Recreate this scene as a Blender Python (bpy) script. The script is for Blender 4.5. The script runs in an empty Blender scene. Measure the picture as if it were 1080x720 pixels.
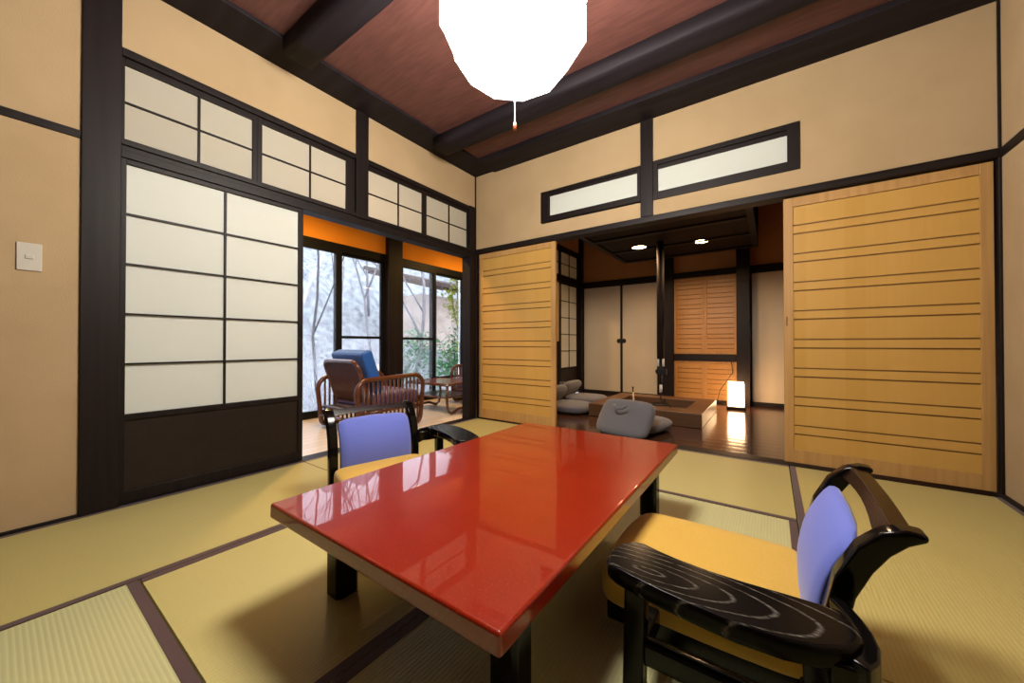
import bpy, bmesh, math, random
from mathutils import Vector, Matrix, Euler
R = math.radians
random.seed(11)
S = bpy.context.scene
COL = S.collection

# ------------------------------------------------------------------ materials
def nmat(name):
    m = bpy.data.materials.new(name); m.use_nodes = True
    nt = m.node_tree; nt.nodes.clear()
    out = nt.nodes.new('ShaderNodeOutputMaterial')
    return m, nt, out

def N(nt, kind, **kw):
    n = nt.nodes.new(kind)
    for k, v in kw.items():
        if k in n.inputs: n.inputs[k].default_value = v
        else: setattr(n, k, v)
    return n

def mixcol(nt, fac, a, b):
    n = nt.nodes.new('ShaderNodeMix'); n.data_type = 'RGBA'
    for sock, v in ((n.inputs[0], fac), (n.inputs[6], a), (n.inputs[7], b)):
        if hasattr(v, 'links'): nt.links.new(v, sock)
        else: sock.default_value = v if not isinstance(v, tuple) or len(v) == 4 else (*v, 1)
    return n.outputs[2]

def basic(name, col, rough=.5, col2=None, scale=(8, 8, 8), nscale=1.0, detail=4, bump=0, bscale=None, spec=.5,
          coat=0, coat_rough=.05, sheen=0, metal=0, lo=.35, hi=.65):
    """principled surface with a stretched noise between two colours and an optional bump"""
    m, nt, out = nmat(name)
    p = N(nt, 'ShaderNodeBsdfPrincipled')
    p.inputs['Roughness'].default_value = rough
    p.inputs['Specular IOR Level'].default_value = spec
    p.inputs['Metallic'].default_value = metal
    p.inputs['Coat Weight'].default_value = coat
    p.inputs['Coat Roughness'].default_value = coat_rough
    p.inputs['Sheen Weight'].default_value = sheen
    tc = N(nt, 'ShaderNodeTexCoord'); mp = N(nt, 'ShaderNodeMapping')
    mp.inputs['Scale'].default_value = scale
    nt.links.new(tc.outputs['Object'], mp.inputs['Vector'])
    nz = N(nt, 'ShaderNodeTexNoise'); nz.inputs['Scale'].default_value = nscale; nz.inputs['Detail'].default_value = detail
    nt.links.new(mp.outputs[0], nz.inputs['Vector'])
    if col2:
        mr = N(nt, 'ShaderNodeMapRange'); mr.inputs[1].default_value = lo; mr.inputs[2].default_value = hi
        nt.links.new(nz.outputs[0], mr.inputs[0])
        nt.links.new(mixcol(nt, mr.outputs[0], col, col2), p.inputs['Base Color'])
    else:
        p.inputs['Base Color'].default_value = (*col, 1)
    if bump:
        b = N(nt, 'ShaderNodeBump'); b.inputs['Strength'].default_value = bump; b.inputs['Distance'].default_value = .004
        src = nz
        if bscale:
            mp2 = N(nt, 'ShaderNodeMapping'); mp2.inputs['Scale'].default_value = bscale
            nt.links.new(tc.outputs['Object'], mp2.inputs['Vector'])
            src = N(nt, 'ShaderNodeTexNoise'); src.inputs['Scale'].default_value = 1; src.inputs['Detail'].default_value = 3
            nt.links.new(mp2.outputs[0], src.inputs['Vector'])
        nt.links.new(src.outputs[0], b.inputs['Height']); nt.links.new(b.outputs[0], p.inputs['Normal'])
    nt.links.new(p.outputs[0], out.inputs[0])
    return m

def emissive(name, col, strength, base=(.9, .9, .9)):
    m, nt, out = nmat(name)
    p = N(nt, 'ShaderNodeBsdfPrincipled')
    p.inputs['Base Color'].default_value = (*base, 1); p.inputs['Roughness'].default_value = .7
    p.inputs['Emission Color'].default_value = (*col, 1); p.inputs['Emission Strength'].default_value = strength
    nt.links.new(p.outputs[0], out.inputs[0])
    return m

def paper_mat(name, col, trans=.4, tcol=(.93, .94, .90)):
    m, nt, out = nmat(name)
    d = N(nt, 'ShaderNodeBsdfDiffuse'); t = N(nt, 'ShaderNodeBsdfTranslucent'); mx = N(nt, 'ShaderNodeMixShader')
    tc = N(nt, 'ShaderNodeTexCoord'); nz = N(nt, 'ShaderNodeTexNoise'); nz.inputs['Scale'].default_value = 14; nz.inputs['Detail'].default_value = 6
    nt.links.new(tc.outputs['Object'], nz.inputs['Vector'])
    c = mixcol(nt, nz.outputs[0], tuple(x * .96 for x in col), col)
    nt.links.new(c, d.inputs['Color']); t.inputs['Color'].default_value = (*tcol, 1)
    mx.inputs[0].default_value = trans
    nt.links.new(d.outputs[0], mx.inputs[1]); nt.links.new(t.outputs[0], mx.inputs[2]); nt.links.new(mx.outputs[0], out.inputs[0])
    return m

def glass_mat(name, haze=0.0, tint=(.96, .98, 1)):
    m, nt, out = nmat(name)
    t = N(nt, 'ShaderNodeBsdfTransparent'); t.inputs[0].default_value = (*tint, 1)
    g = N(nt, 'ShaderNodeBsdfGlossy'); g.inputs['Roughness'].default_value = .02
    fr = N(nt, 'ShaderNodeFresnel'); fr.inputs[0].default_value = 1.35
    mx = N(nt, 'ShaderNodeMixShader')
    nt.links.new(fr.outputs[0], mx.inputs[0]); nt.links.new(t.outputs[0], mx.inputs[1]); nt.links.new(g.outputs[0], mx.inputs[2])
    last = mx
    if haze:
        tr = N(nt, 'ShaderNodeBsdfTranslucent'); tr.inputs[0].default_value = (.92, .94, 1, 1)
        m2 = N(nt, 'ShaderNodeMixShader'); m2.inputs[0].default_value = haze
        nt.links.new(mx.outputs[0], m2.inputs[1]); nt.links.new(tr.outputs[0], m2.inputs[2]); last = m2
    nt.links.new(last.outputs[0], out.inputs[0])
    return m

def tatami_mat(name, a, b_, c):
    """woven rush: ridges along local x, straws across, seen through an anisotropic gloss"""
    m, nt, out = nmat(name)
    p = N(nt, 'ShaderNodeBsdfPrincipled'); p.inputs['Roughness'].default_value = .5
    p.inputs['Specular IOR Level'].default_value = .35; p.inputs['Anisotropic'].default_value = .7
    p.inputs['Sheen Weight'].default_value = .12; p.inputs['Sheen Roughness'].default_value = .4
    vt = N(nt, 'ShaderNodeVectorTransform'); vt.vector_type = 'VECTOR'; vt.convert_from = 'OBJECT'; vt.convert_to = 'WORLD'
    vt.inputs[0].default_value = (0, 1, 0); nt.links.new(vt.outputs[0], p.inputs['Tangent'])
    tc = N(nt, 'ShaderNodeTexCoord')
    w = N(nt, 'ShaderNodeTexWave'); w.wave_type = 'BANDS'; w.bands_direction = 'Y'
    w.inputs['Scale'].default_value = 1 / .0115 * 2 * math.pi / 20; w.inputs['Distortion'].default_value = .35; w.inputs['Detail'].default_value = 2; w.inputs['Detail Scale'].default_value = 3
    nt.links.new(tc.outputs['Object'], w.inputs['Vector'])
    mp = N(nt, 'ShaderNodeMapping'); mp.inputs['Scale'].default_value = (420, 9, 1)
    nt.links.new(tc.outputs['Object'], mp.inputs['Vector'])
    nz = N(nt, 'ShaderNodeTexNoise'); nz.inputs['Scale'].default_value = 1; nz.inputs['Detail'].default_value = 2
    nt.links.new(mp.outputs[0], nz.inputs['Vector'])
    big = N(nt, 'ShaderNodeTexNoise'); big.inputs['Scale'].default_value = 2.2; big.inputs['Detail'].default_value = 3
    nt.links.new(tc.outputs['Object'], big.inputs['Vector'])
    c1 = mixcol(nt, nz.outputs[0], a, b_)
    c2 = mixcol(nt, big.outputs[0], c1, c)
    mr = N(nt, 'ShaderNodeMapRange'); mr.inputs[1].default_value = 0; mr.inputs[2].default_value = .25; mr.inputs[3].default_value = .9; mr.inputs[4].default_value = 1
    nt.links.new(w.outputs['Fac'], mr.inputs[0])
    mul = N(nt, 'ShaderNodeMix'); mul.data_type = 'RGBA'; mul.blend_type = 'MULTIPLY'; mul.inputs[0].default_value = 1
    nt.links.new(c2, mul.inputs[6]); nt.links.new(mr.outputs[0], mul.inputs[7])
    nt.links.new(mul.outputs[2], p.inputs['Base Color'])
    ad = N(nt, 'ShaderNodeMath'); ad.operation = 'MULTIPLY_ADD'; ad.inputs[1].default_value = .25
    nt.links.new(nz.outputs[0], ad.inputs[0]); nt.links.new(w.outputs['Fac'], ad.inputs[2])
    b = N(nt, 'ShaderNodeBump'); b.inputs['Strength'].default_value = .4; b.inputs['Distance'].default_value = .0018
    nt.links.new(ad.outputs[0], b.inputs['Height']); nt.links.new(b.outputs[0], p.inputs['Normal'])
    nt.links.new(p.outputs[0], out.inputs[0])
    return m

def board_mat(name, c1, c2, width=.095, axis='X', rough=.4, spec=.4, gap=None, coat=0, crown=0.0):
    """narrow boards side by side, each with its own tone, and fine grain along them"""
    m, nt, out = nmat(name)
    p = N(nt, 'ShaderNodeBsdfPrincipled'); p.inputs['Roughness'].default_value = rough; p.inputs['Specular IOR Level'].default_value = spec
    p.inputs['Coat Weight'].default_value = coat; p.inputs['Coat Roughness'].default_value = .12
    tc = N(nt, 'ShaderNodeTexCoord'); sp = N(nt, 'ShaderNodeSeparateXYZ'); nt.links.new(tc.outputs['Object'], sp.inputs[0])
    dv = N(nt, 'ShaderNodeMath'); dv.operation = 'DIVIDE'; dv.inputs[1].default_value = width
    nt.links.new(sp.outputs[axis], dv.inputs[0])
    fl = N(nt, 'ShaderNodeMath'); fl.operation = 'FLOOR'; nt.links.new(dv.outputs[0], fl.inputs[0])
    wn = N(nt, 'ShaderNodeTexWhiteNoise'); wn.noise_dimensions = '1D'; nt.links.new(fl.outputs[0], wn.inputs['W'])
    mp = N(nt, 'ShaderNodeMapping')
    sc = {'X': (60, 60, 2.5), 'Y': (2.5, 60, 60)}[axis]
    mp.inputs['Scale'].default_value = sc; nt.links.new(tc.outputs['Object'], mp.inputs['Vector'])
    nz = N(nt, 'ShaderNodeTexNoise'); nz.inputs['Scale'].default_value = 1; nz.inputs['Detail'].default_value = 3; nt.links.new(mp.outputs[0], nz.inputs['Vector'])
    av = N(nt, 'ShaderNodeMath'); av.operation = 'MULTIPLY_ADD'; av.inputs[1].default_value = .5
    hf = N(nt, 'ShaderNodeMath'); hf.operation = 'MULTIPLY'; hf.inputs[1].default_value = .5; nt.links.new(wn.outputs['Value'], hf.inputs[0])
    nt.links.new(nz.outputs[0], av.inputs[0]); nt.links.new(hf.outputs[0], av.inputs[2])
    col = mixcol(nt, av.outputs[0], c1, c2)
    if gap:
        fr = N(nt, 'ShaderNodeMath'); fr.operation = 'FRACT'; nt.links.new(dv.outputs[0], fr.inputs[0])
        lt = N(nt, 'ShaderNodeMath'); lt.operation = 'LESS_THAN'; lt.inputs[1].default_value = gap; nt.links.new(fr.outputs[0], lt.inputs[0])
        col = mixcol(nt, lt.outputs[0], col, tuple(x * .25 for x in c1))
        b = N(nt, 'ShaderNodeBump'); b.inputs['Strength'].default_value = .5; b.inputs['Distance'].default_value = .004
        ce = N(nt, 'ShaderNodeMath'); ce.operation = 'SUBTRACT'; ce.inputs[1].default_value = .5; nt.links.new(fr.outputs[0], ce.inputs[0])
        sq = N(nt, 'ShaderNodeMath'); sq.operation = 'MULTIPLY'; nt.links.new(ce.outputs[0], sq.inputs[0]); nt.links.new(ce.outputs[0], sq.inputs[1])
        cr = N(nt, 'ShaderNodeMath'); cr.operation = 'MULTIPLY_ADD'; cr.inputs[1].default_value = -1.6 * crown; nt.links.new(sq.outputs[0], cr.inputs[0])
        gp = N(nt, 'ShaderNodeMath'); gp.operation = 'MULTIPLY'; gp.inputs[1].default_value = -.5; nt.links.new(lt.outputs[0], gp.inputs[0]); nt.links.new(gp.outputs[0], cr.inputs[2])
        nt.links.new(cr.outputs[0], b.inputs['Height']); nt.links.new(b.outputs[0], p.inputs['Normal'])
    nt.links.new(col, p.inputs['Base Color']); nt.links.new(p.outputs[0], out.inputs[0])
    return m

def lacquer_red():
    m, nt, out = nmat('red_lacquer')
    p = N(nt, 'ShaderNodeBsdfPrincipled'); p.inputs['Roughness'].default_value = .3
    p.inputs['Specular IOR Level'].default_value = .2; p.inputs['Coat Weight'].default_value = .9; p.inputs['Coat Roughness'].default_value = .012; p.inputs['Coat IOR'].default_value = 1.42
    tc = N(nt, 'ShaderNodeTexCoord')
    nz = N(nt, 'ShaderNodeTexNoise'); nz.inputs['Scale'].default_value = 160; nz.inputs['Detail'].default_value = 4; nt.links.new(tc.outputs['Object'], nz.inputs['Vector'])
    mr = N(nt, 'ShaderNodeMapRange'); mr.inputs[1].default_value = .58; mr.inputs[2].default_value = .76; nt.links.new(nz.outputs[0], mr.inputs[0])
    n2 = N(nt, 'ShaderNodeTexNoise'); n2.inputs['Scale'].default_value = 9; n2.inputs['Detail'].default_value = 5; nt.links.new(tc.outputs['Object'], n2.inputs['Vector'])
    base = mixcol(nt, n2.outputs[0], (.20, .0092, .0009), (.245, .0128, .0012))
    nt.links.new(mixcol(nt, mr.outputs[0], base, (.33, .045, .012)), p.inputs['Base Color'])
    n3 = N(nt, 'ShaderNodeTexNoise'); n3.inputs['Scale'].default_value = 7; n3.inputs['Detail'].default_value = 1; nt.links.new(tc.outputs['Object'], n3.inputs['Vector'])
    b = N(nt, 'ShaderNodeBump'); b.inputs['Strength'].default_value = .025; b.inputs['Distance'].default_value = .01
    nt.links.new(n3.outputs[0], b.inputs['Height']); nt.links.new(b.outputs[0], p.inputs['Coat Normal'])
    nt.links.new(p.outputs[0], out.inputs[0])
    return m

def grain_black():
    """black lacquer over open-grained ash: pale cathedral lines in the grain"""
    m, nt, out = nmat('black_lacquered_ash')
    p = N(nt, 'ShaderNodeBsdfPrincipled'); p.inputs['Roughness'].default_value = .2; p.inputs['Specular IOR Level'].default_value = .1
    tc = N(nt, 'ShaderNodeTexCoord'); mp = N(nt, 'ShaderNodeMapping'); mp.inputs['Scale'].default_value = (9, 34, 34); mp.inputs['Location'].default_value = (-.6, -12.8, 0)
    nt.links.new(tc.outputs['Object'], mp.inputs['Vector'])
    w = N(nt, 'ShaderNodeTexWave'); w.wave_type = 'RINGS'; w.rings_direction = 'Z'; w.inputs['Scale'].default_value = .55; w.inputs['Distortion'].default_value = 1.5; w.inputs['Detail'].default_value = 2; w.inputs['Detail Scale'].default_value = .8
    nt.links.new(mp.outputs[0], w.inputs['Vector'])
    mp2 = N(nt, 'ShaderNodeMapping'); mp2.inputs['Scale'].default_value = (60, 700, 60); nt.links.new(tc.outputs['Object'], mp2.inputs['Vector'])
    nz = N(nt, 'ShaderNodeTexNoise'); nz.inputs['Scale'].default_value = 1; nz.inputs['Detail'].default_value = 2; nt.links.new(mp2.outputs[0], nz.inputs['Vector'])
    pw = N(nt, 'ShaderNodeMath'); pw.operation = 'POWER'; pw.inputs[1].default_value = 26; nt.links.new(w.outputs['Fac'], pw.inputs[0])
    mu = N(nt, 'ShaderNodeMath'); mu.operation = 'MULTIPLY'; nt.links.new(pw.outputs[0], mu.inputs[0])
    mr = N(nt, 'ShaderNodeMapRange'); mr.inputs[1].default_value = .4; mr.inputs[2].default_value = .6; nt.links.new(nz.outputs[0], mr.inputs[0]); nt.links.new(mr.outputs[0], mu.inputs[1])
    nt.links.new(mixcol(nt, mu.outputs[0], (.004, .003, .003), (.13, .115, .10)), p.inputs['Base Color'])
    nt.links.new(p.outputs[0], out.inputs[0])
    return m

M = {}
M['plaster'] = basic('sand_plaster', (.385, .272, .152), .9, (.42, .30, .172), (1, 1, 1), 3, 6, .25, (220, 220, 220), spec=.1)
M['plaster_brown'] = basic('brown_plaster', (.40, .195, .075), .9, (.45, .225, .09), (1, 1, 1), 3, 6, .2, (200, 200, 200), spec=.1)
M['plaster_orange'] = basic('ochre_plaster', (.72, .27, .03), .9, (.78, .30, .035), (1, 1, 1), 3, 4, spec=.1)
M['wood'] = basic('dark_stained_wood', (.0065, .0038, .0036), .5, (.0115, .0068, .0066), (30, 30, 1.2), 1, 4, .08, spec=.2)
M['woodx'] = basic('dark_stained_wood_lengthwise', (.0065, .0038, .0036), .5, (.0115, .0068, .0066), (1.2, 30, 30), 1, 4, .08, spec=.2)
M['door_wood'] = basic('brown_door_wood', (.0125, .0072, .0055), .45, (.016, .0095, .0075), (2, 20, 20), 1, 3, spec=.3)
M['beam'] = basic('smoked_beam_wood_flare_tint', (.008, .0058, .0075), .6, (.0155, .0115, .0145), (1.5, 16, 16), 1, 5, .3, spec=.12)  # slight purple in the wood colour is painted lens flare
M['ceil'] = basic('red_brown_ceiling_board', (.070, .0235, .0185), .6, (.104, .037, .029), (6, 40, 40), 1, 4, .15)
M['paper'] = paper_mat('shoji_paper', (.66, .68, .63), .25)
M['paper_aged'] = paper_mat('cream_aged_paper', (.50, .465, .385), .25, (.8, .74, .62))
M['fusuma'] = basic('fusuma_paper', (.45, .38, .285), .8, (.48, .41, .305), (2, 2, 2), 1, 5, spec=.1)
M['tatami'] = tatami_mat('woven_rush', (.40, .325, .108), (.50, .425, .165), (.445, .37, .125))
M['tatami_pale'] = tatami_mat('woven_rush_painted_sheen', (.42, .40, .20), (.52, .50, .265), (.46, .44, .22))  # same rush; its view-dependent sheen is painted in as a paler, greener colour
M['heri'] = basic('purple_brown_cloth_edging', (.045, .015, .018), .75, (.058, .02, .023), (400, 400, 1), 1, 2, sheen=.3)
M['cedar'] = board_mat('honey_cedar_boards', (.46, .255, .055), (.52, .30, .08), .095, 'X')
M['cedar_frame'] = basic('cedar_frame_wood', (.37, .195, .06), .5, (.44, .245, .082), (40, 40, 2), 1, 4)
M['shutter'] = board_mat('orange_brown_cupboard_boards', (.31, .15, .040), (.40, .20, .055), .12, 'X')
M['shutter_frame'] = basic('orange_brown_cupboard_frame', (.30, .145, .04), .5, (.37, .185, .052), (40, 40, 2), 1, 4)
M['cedar_groove'] = basic('groove_wood', (.19, .088, .018), .6)
M['red'] = lacquer_red()
M['black'] = basic('black_lacquer', (.003, .0025, .0025), .12, spec=.2)
M['ash'] = grain_black()
M['rail'] = basic('dark_red_brown_lacquer', (.006, .0022, .0018), .25, (.011, .0036, .003), (60, 4, 60), 1, 3, spec=.2)
M['yellow'] = basic('yellow_seat_cloth', (.52, .30, .03), .8, (.57, .335, .042), (300, 300, 300), 1, 2, .12, sheen=.25)
M['blue'] = basic('periwinkle_cloth', (.092, .122, .47), .8, (.105, .138, .52), (350, 350, 350), 1, 2, .1, sheen=.3)
M['rattan'] = basic('varnished_rattan', (.07, .018, .007), .28, (.125, .034, .012), (30, 30, 30), 1, 3, coat=.4)
M['rattan_weave'] = basic('rattan_back_strips', (.065, .016, .009), .35, (.105, .026, .013), (160, 6, 4), 1, 2, .3)
M['navy'] = basic('royal_blue_cloth', (.008, .085, .36), .7, (.012, .11, .44), (200, 200, 200), 1, 2, sheen=.2)
M['violet'] = basic('violet_print_cloth', (.09, .065, .16), .8, (.17, .12, .26), (60, 60, 60), 1, 3)
M['grey'] = basic('grey_zaisu_cloth', (.095, .09, .104), .85, (.115, .109, .122), (250, 250, 250), 1, 2, .12, sheen=.3)
M['darkfloor'] = board_mat('dark_polished_floor_boards', (.035, .014, .008), (.075, .030, .016), .12, 'Y', .16, .5, .035, .3, crown=.8)
M['lightfloor'] = board_mat('pale_veranda_boards', (.72, .60, .50), (.82, .70, .60), .105, 'X', .24, .5, .02)
M['hearth'] = basic('hearth_brown_wood', (.085, .038, .015), .4, (.12, .054, .021), (3, 60, 60), 1, 4)
M['ashbed'] = basic('dark_ash', (.05, .035, .028), .95, (.09, .07, .055), (30, 30, 30), 1, 5, .5)
M['iron'] = basic('black_iron', (.02, .018, .018), .5, metal=.6)
M['polewood'] = basic('smoked_bamboo', (.018, .012, .011), .6, (.032, .022, .018), (40, 40, 3), 1, 3, spec=.05)
M['white'] = basic('white_plastic', (.48, .45, .39), .4)
M['tape'] = basic('white_porcelain', (.8, .76, .7), .4)
M['bone'] = basic('pale_bamboo', (.62, .45, .27), .5)
M['lampshade'] = emissive('lit_white_lamp_paper', (1.0, .945, .85), 88.0)
M['lamprib'] = emissive('white_lamp_rib', (1, .95, .85), 3.0)
M['andon'] = emissive('lit_lantern_paper', (1.0, .60, .30), 22.0)
M['downlight'] = emissive('lit_downlight_lens', (1.0, .62, .3), 30.0)
M['glass'] = glass_mat('clear_window_glass')
M['haze'] = glass_mat('misted_window_glass', .05)
M['alu'] = basic('black_window_frame', (.006, .006, .007), .5, spec=.15)
M['bark'] = basic('pale_bark', (.17, .155, .17), .9, (.27, .25, .27), (20, 20, 4), 1, 5, .4)
M['darkbark'] = basic('grey_bark', (.045, .038, .045), .9, (.09, .08, .09), (20, 20, 4), 1, 5, .4)
M['frost'] = basic('frosted_twigs', (.62, .62, .68), .9, (.45, .44, .5), (9, 9, 9), 1, 4)
M['leaf'] = basic('green_leaves', (.05, .20, .075), .55, (.16, .36, .15), (7, 7, 7), 1, 3)
M['leafy'] = basic('yellow_green_leaves', (.32, .42, .05), .55, (.5, .5, .1), (7, 7, 7), 1, 3)
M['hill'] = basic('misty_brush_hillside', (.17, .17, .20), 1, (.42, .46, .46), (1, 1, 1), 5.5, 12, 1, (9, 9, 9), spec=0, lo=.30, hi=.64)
M['roof'] = basic('brown_eave_wood', (.05, .03, .027), .8, (.085, .055, .046), (2, 20, 20), 1, 4)
M['outwall'] = basic('pinkish_earth_wall', (.5, .4, .34), .95, (.68, .56, .5), (3, 3, 3), 1, 6)
M['earth'] = basic('pale_garden_earth', (.5, .46, .46), 1, (.66, .64, .66), (2, 2, 2), 1, 6, spec=0)
M['cord'] = basic('pale_cord', (.75, .72, .66), .6)
M['bead'] = basic('red_bead', (.6, .12, .04), .4)

# ------------------------------------------------------------------ mesh builder
class MB:
    def __init__(s): s.v = []; s.f = []
    def add(s, vs, fs):
        o = len(s.v); s.v += [tuple(v) for v in vs]; s.f += [tuple(i + o for i in f) for f in fs]; return s
    def box(s, x0, x1, y0, y1, z0, z1, mx=None):
        vs = [Vector(p) for p in ((x0, y0, z0), (x1, y0, z0), (x1, y1, z0), (x0, y1, z0), (x0, y0, z1), (x1, y0, z1), (x1, y1, z1), (x0, y1, z1))]
        if mx: vs = [mx @ v for v in vs]
        return s.add(vs, ((0, 3, 2, 1), (4, 5, 6, 7), (0, 1, 5, 4), (1, 2, 6, 5), (2, 3, 7, 6), (3, 0, 4, 7)))
    def tube(s, pts, r, n=8, closed=False, caps=True):
        pts = [Vector(p) for p in pts]; k = len(pts)
        rs = r if isinstance(r, (list, tuple)) else [r] * k
        rings = []; up = None
        for i in range(k):
            a = pts[(i - 1) % k] if (closed or i > 0) else pts[i]
            b = pts[(i + 1) % k] if (closed or i < k - 1) else pts[i]
            t = (b - a).normalized()
            if up is None:
                up = t.orthogonal().normalized()
            else:
                up = (up - t * up.dot(t))
                up = up.normalized() if up.length > 1e-6 else t.orthogonal().normalized()
            w = t.cross(up)
            rings.append([pts[i] + (up * math.cos(2 * math.pi * j / n) + w * math.sin(2 * math.pi * j / n)) * rs[i] for j in range(n)])
        return s.loft(rings, closed, caps)
    def loft(s, rings, closed=False, caps=True):
        n = len(rings[0]); k = len(rings); vs = [p for r in rings for p in r]; fs = []
        for i in range(k if closed else k - 1):
            a = i * n; b = ((i + 1) % k) * n
            for j in range(n):
                fs.append((a + j, a + (j + 1) % n, b + (j + 1) % n, b + j))
        if caps and not closed:
            fs.append(tuple(range(n))[::-1]); fs.append(tuple((k - 1) * n + j for j in range(n)))
        return s.add(vs, fs)
    def lathe(s, prof, n=24, c=(0, 0, 0), caps=True):
        return s.loft([[(c[0] + r * math.cos(2 * math.pi * j / n), c[1] + r * math.sin(2 * math.pi * j / n), c[2] + z) for j in range(n)] for r, z in prof], False, caps)
    def prism(s, out, z0, z1):
        return s.loft([[(x, y, z0) for x, y in out], [(x, y, z1) for x, y in out]])
    def build(s, name, mat, parent=None, smooth=False, bevel=0, sub=0, segs=2, loc=None):
        me = bpy.data.meshes.new(name); me.from_pydata([tuple(v) for v in s.v], [], s.f)
        bm = bmesh.new(); bm.from_mesh(me); bmesh.ops.recalc_face_normals(bm, faces=bm.faces); bm.to_mesh(me); bm.free()
        me.materials.append(mat)
        o = bpy.data.objects.new(name, me); COL.objects.link(o)
        if parent: o.parent = parent
        if loc: o.location = loc
        if smooth:
            for p in me.polygons: p.use_smooth = True
        if bevel:
            b = o.modifiers.new('bevel', 'BEVEL'); b.width = bevel; b.segments = segs; b.limit_method = 'ANGLE'; b.angle_limit = R(40)
            if not smooth:
                for p in me.polygons: p.use_smooth = True
                wn = o.modifiers.new('wn', 'WEIGHTED_NORMAL'); wn.keep_sharp = False
        if sub:
            m = o.modifiers.new('sub', 'SUBSURF'); m.levels = sub; m.render_levels = sub
        return o

def tag(o, label, cat, group=None, kind=None):
    o['label'] = label; o['category'] = cat
    if group: o['group'] = group
    if kind: o['kind'] = kind
    return o
def thing(name, label, cat, loc=(0, 0, 0), rz=0, group=None):
    o = bpy.data.objects.new(name, None); COL.objects.link(o); o.empty_display_size = .1
    o.location = loc; o.rotation_euler = (0, 0, rz)
    return tag(o, label, cat, group)
def struct(o): o['kind'] = 'structure'; return o
def sroot(name, loc=(0, 0, 0), rz=0):
    o = bpy.data.objects.new(name, None); COL.objects.link(o); o.location = loc; o.rotation_euler = (0, 0, rz)
    return struct(o)
def sbox(name, mat, *b, bevel=0):
    return struct(MB().box(*b).build(name, mat, bevel=bevel))
TR = [0]
def trim(mat, *b, bevel=.003):
    TR[0] += 1
    return sbox('trim_%d' % TR[0], mat, *b, bevel=bevel)
def dup(root, loc, rz, label, group=None):
    r = root.copy(); COL.objects.link(r); r.location = loc; r.rotation_euler = (0, 0, rz); r['label'] = label
    for ch in list(root.children):
        c = ch.copy(); COL.objects.link(c); c.parent = r
        for g in ch.children:
            d = g.copy(); COL.objects.link(d); d.parent = c
    return r

XL, XR, YR, YB = -2.645, .995, 3.06, -.58      # room: left wall, right wall, far wall, wall behind the viewer
ZC = 2.66
# ------------------------------------------------------------------ floors and ceilings
sbox('floor', M['woodx'], XL, XR, YB, YR, -.12, -.055)
sbox('floor_hearth_room', M['darkfloor'], XL - .0, 1.1, YR + .1, 5.86, -.1, 0)
sbox('floor_veranda', M['lightfloor'], -4.15, XL - .1, -.7, 6.0, -.1, 0)
sbox('ceiling', M['ceil'], XL - .1, XR + .1, YB - .1, YR + .1, ZC, ZC + .08)
sbox('ceiling_hearth_room', M['woodx'], XL - .1, 1.1, YR + .1, 5.95, 2.76, 2.84)
sbox('ceiling_veranda', M['woodx'], -4.2, XL - .1, -.7, 6.0, 2.36, 2.44)

# tatami: eight mats laid round the room
MATS = [  # x0,x1,y0,y1, long axis, label
    (XL + .004, -1.772, 1.243, YR - .004, 'y', 'tatami mat in front of the veranda opening, under the blue-backed chair by the paper door'),
    (XL + .004, -1.772, YB + .004, 1.237, 'y', 'tatami mat along the foot of the white paper sliding door'),
    (-1.768, .092, 2.113, YR - .004, 'x', 'tatami mat lying crosswise at the step to the hearth room'),
    (.098, XR - .004, 1.243, YR - .004, 'y', 'tatami mat in the corner at the foot of the wider slatted wood door'),
    (.098, XR - .004, YB + .004, 1.237, 'y', 'tatami mat behind the back of the chair with the grained black arm'),
    (-1.768, -.862, .300, 2.107, 'y', 'tatami mat under the front leg and long side of the red table facing the veranda'),
    (-.858, .092, .300, 2.107, 'y', 'tatami mat under the chair with the grained black arm, partly beneath the red table'),
    (-1.768, .092, YB + .004, .294, 'x', 'pale ribbed tatami mat lying crosswise in the bottom left corner of the photo'),
]
for x0, x1, y0, y1, ax, lab in MATS:
    cx, cy = (x0 + x1) / 2, (y0 + y1) / 2
    L = (x1 - x0) if ax == 'x' else (y1 - y0); W = (y1 - y0) if ax == 'x' else (x1 - x0)
    t = thing('tatami_mat', lab, 'tatami mat', (cx, cy, -.055), 0 if ax == 'x' else R(90), 'tatami mats on the floor')
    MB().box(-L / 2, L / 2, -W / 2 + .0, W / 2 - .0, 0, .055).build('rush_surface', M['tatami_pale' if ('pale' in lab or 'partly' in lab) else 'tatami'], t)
    for s in (-1, 1):
        y = s * (W / 2 - .0145)
        MB().box(-L / 2, L / 2, y - .0145, y + .0145, .052, .0563).build('cloth_edging', M['heri'], t)

# ------------------------------------------------------------------ left wall (paper doors to the veranda)
TW = .1
sbox('wall_left', M['plaster'], XL - TW + .01, XL, YB - .1, .24, 0, ZC)
struct(MB().box(XL - TW + .01, XL - .004, .33, 3.06, 2.28, ZC).build('wall_left_upper', M['plaster']))
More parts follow.
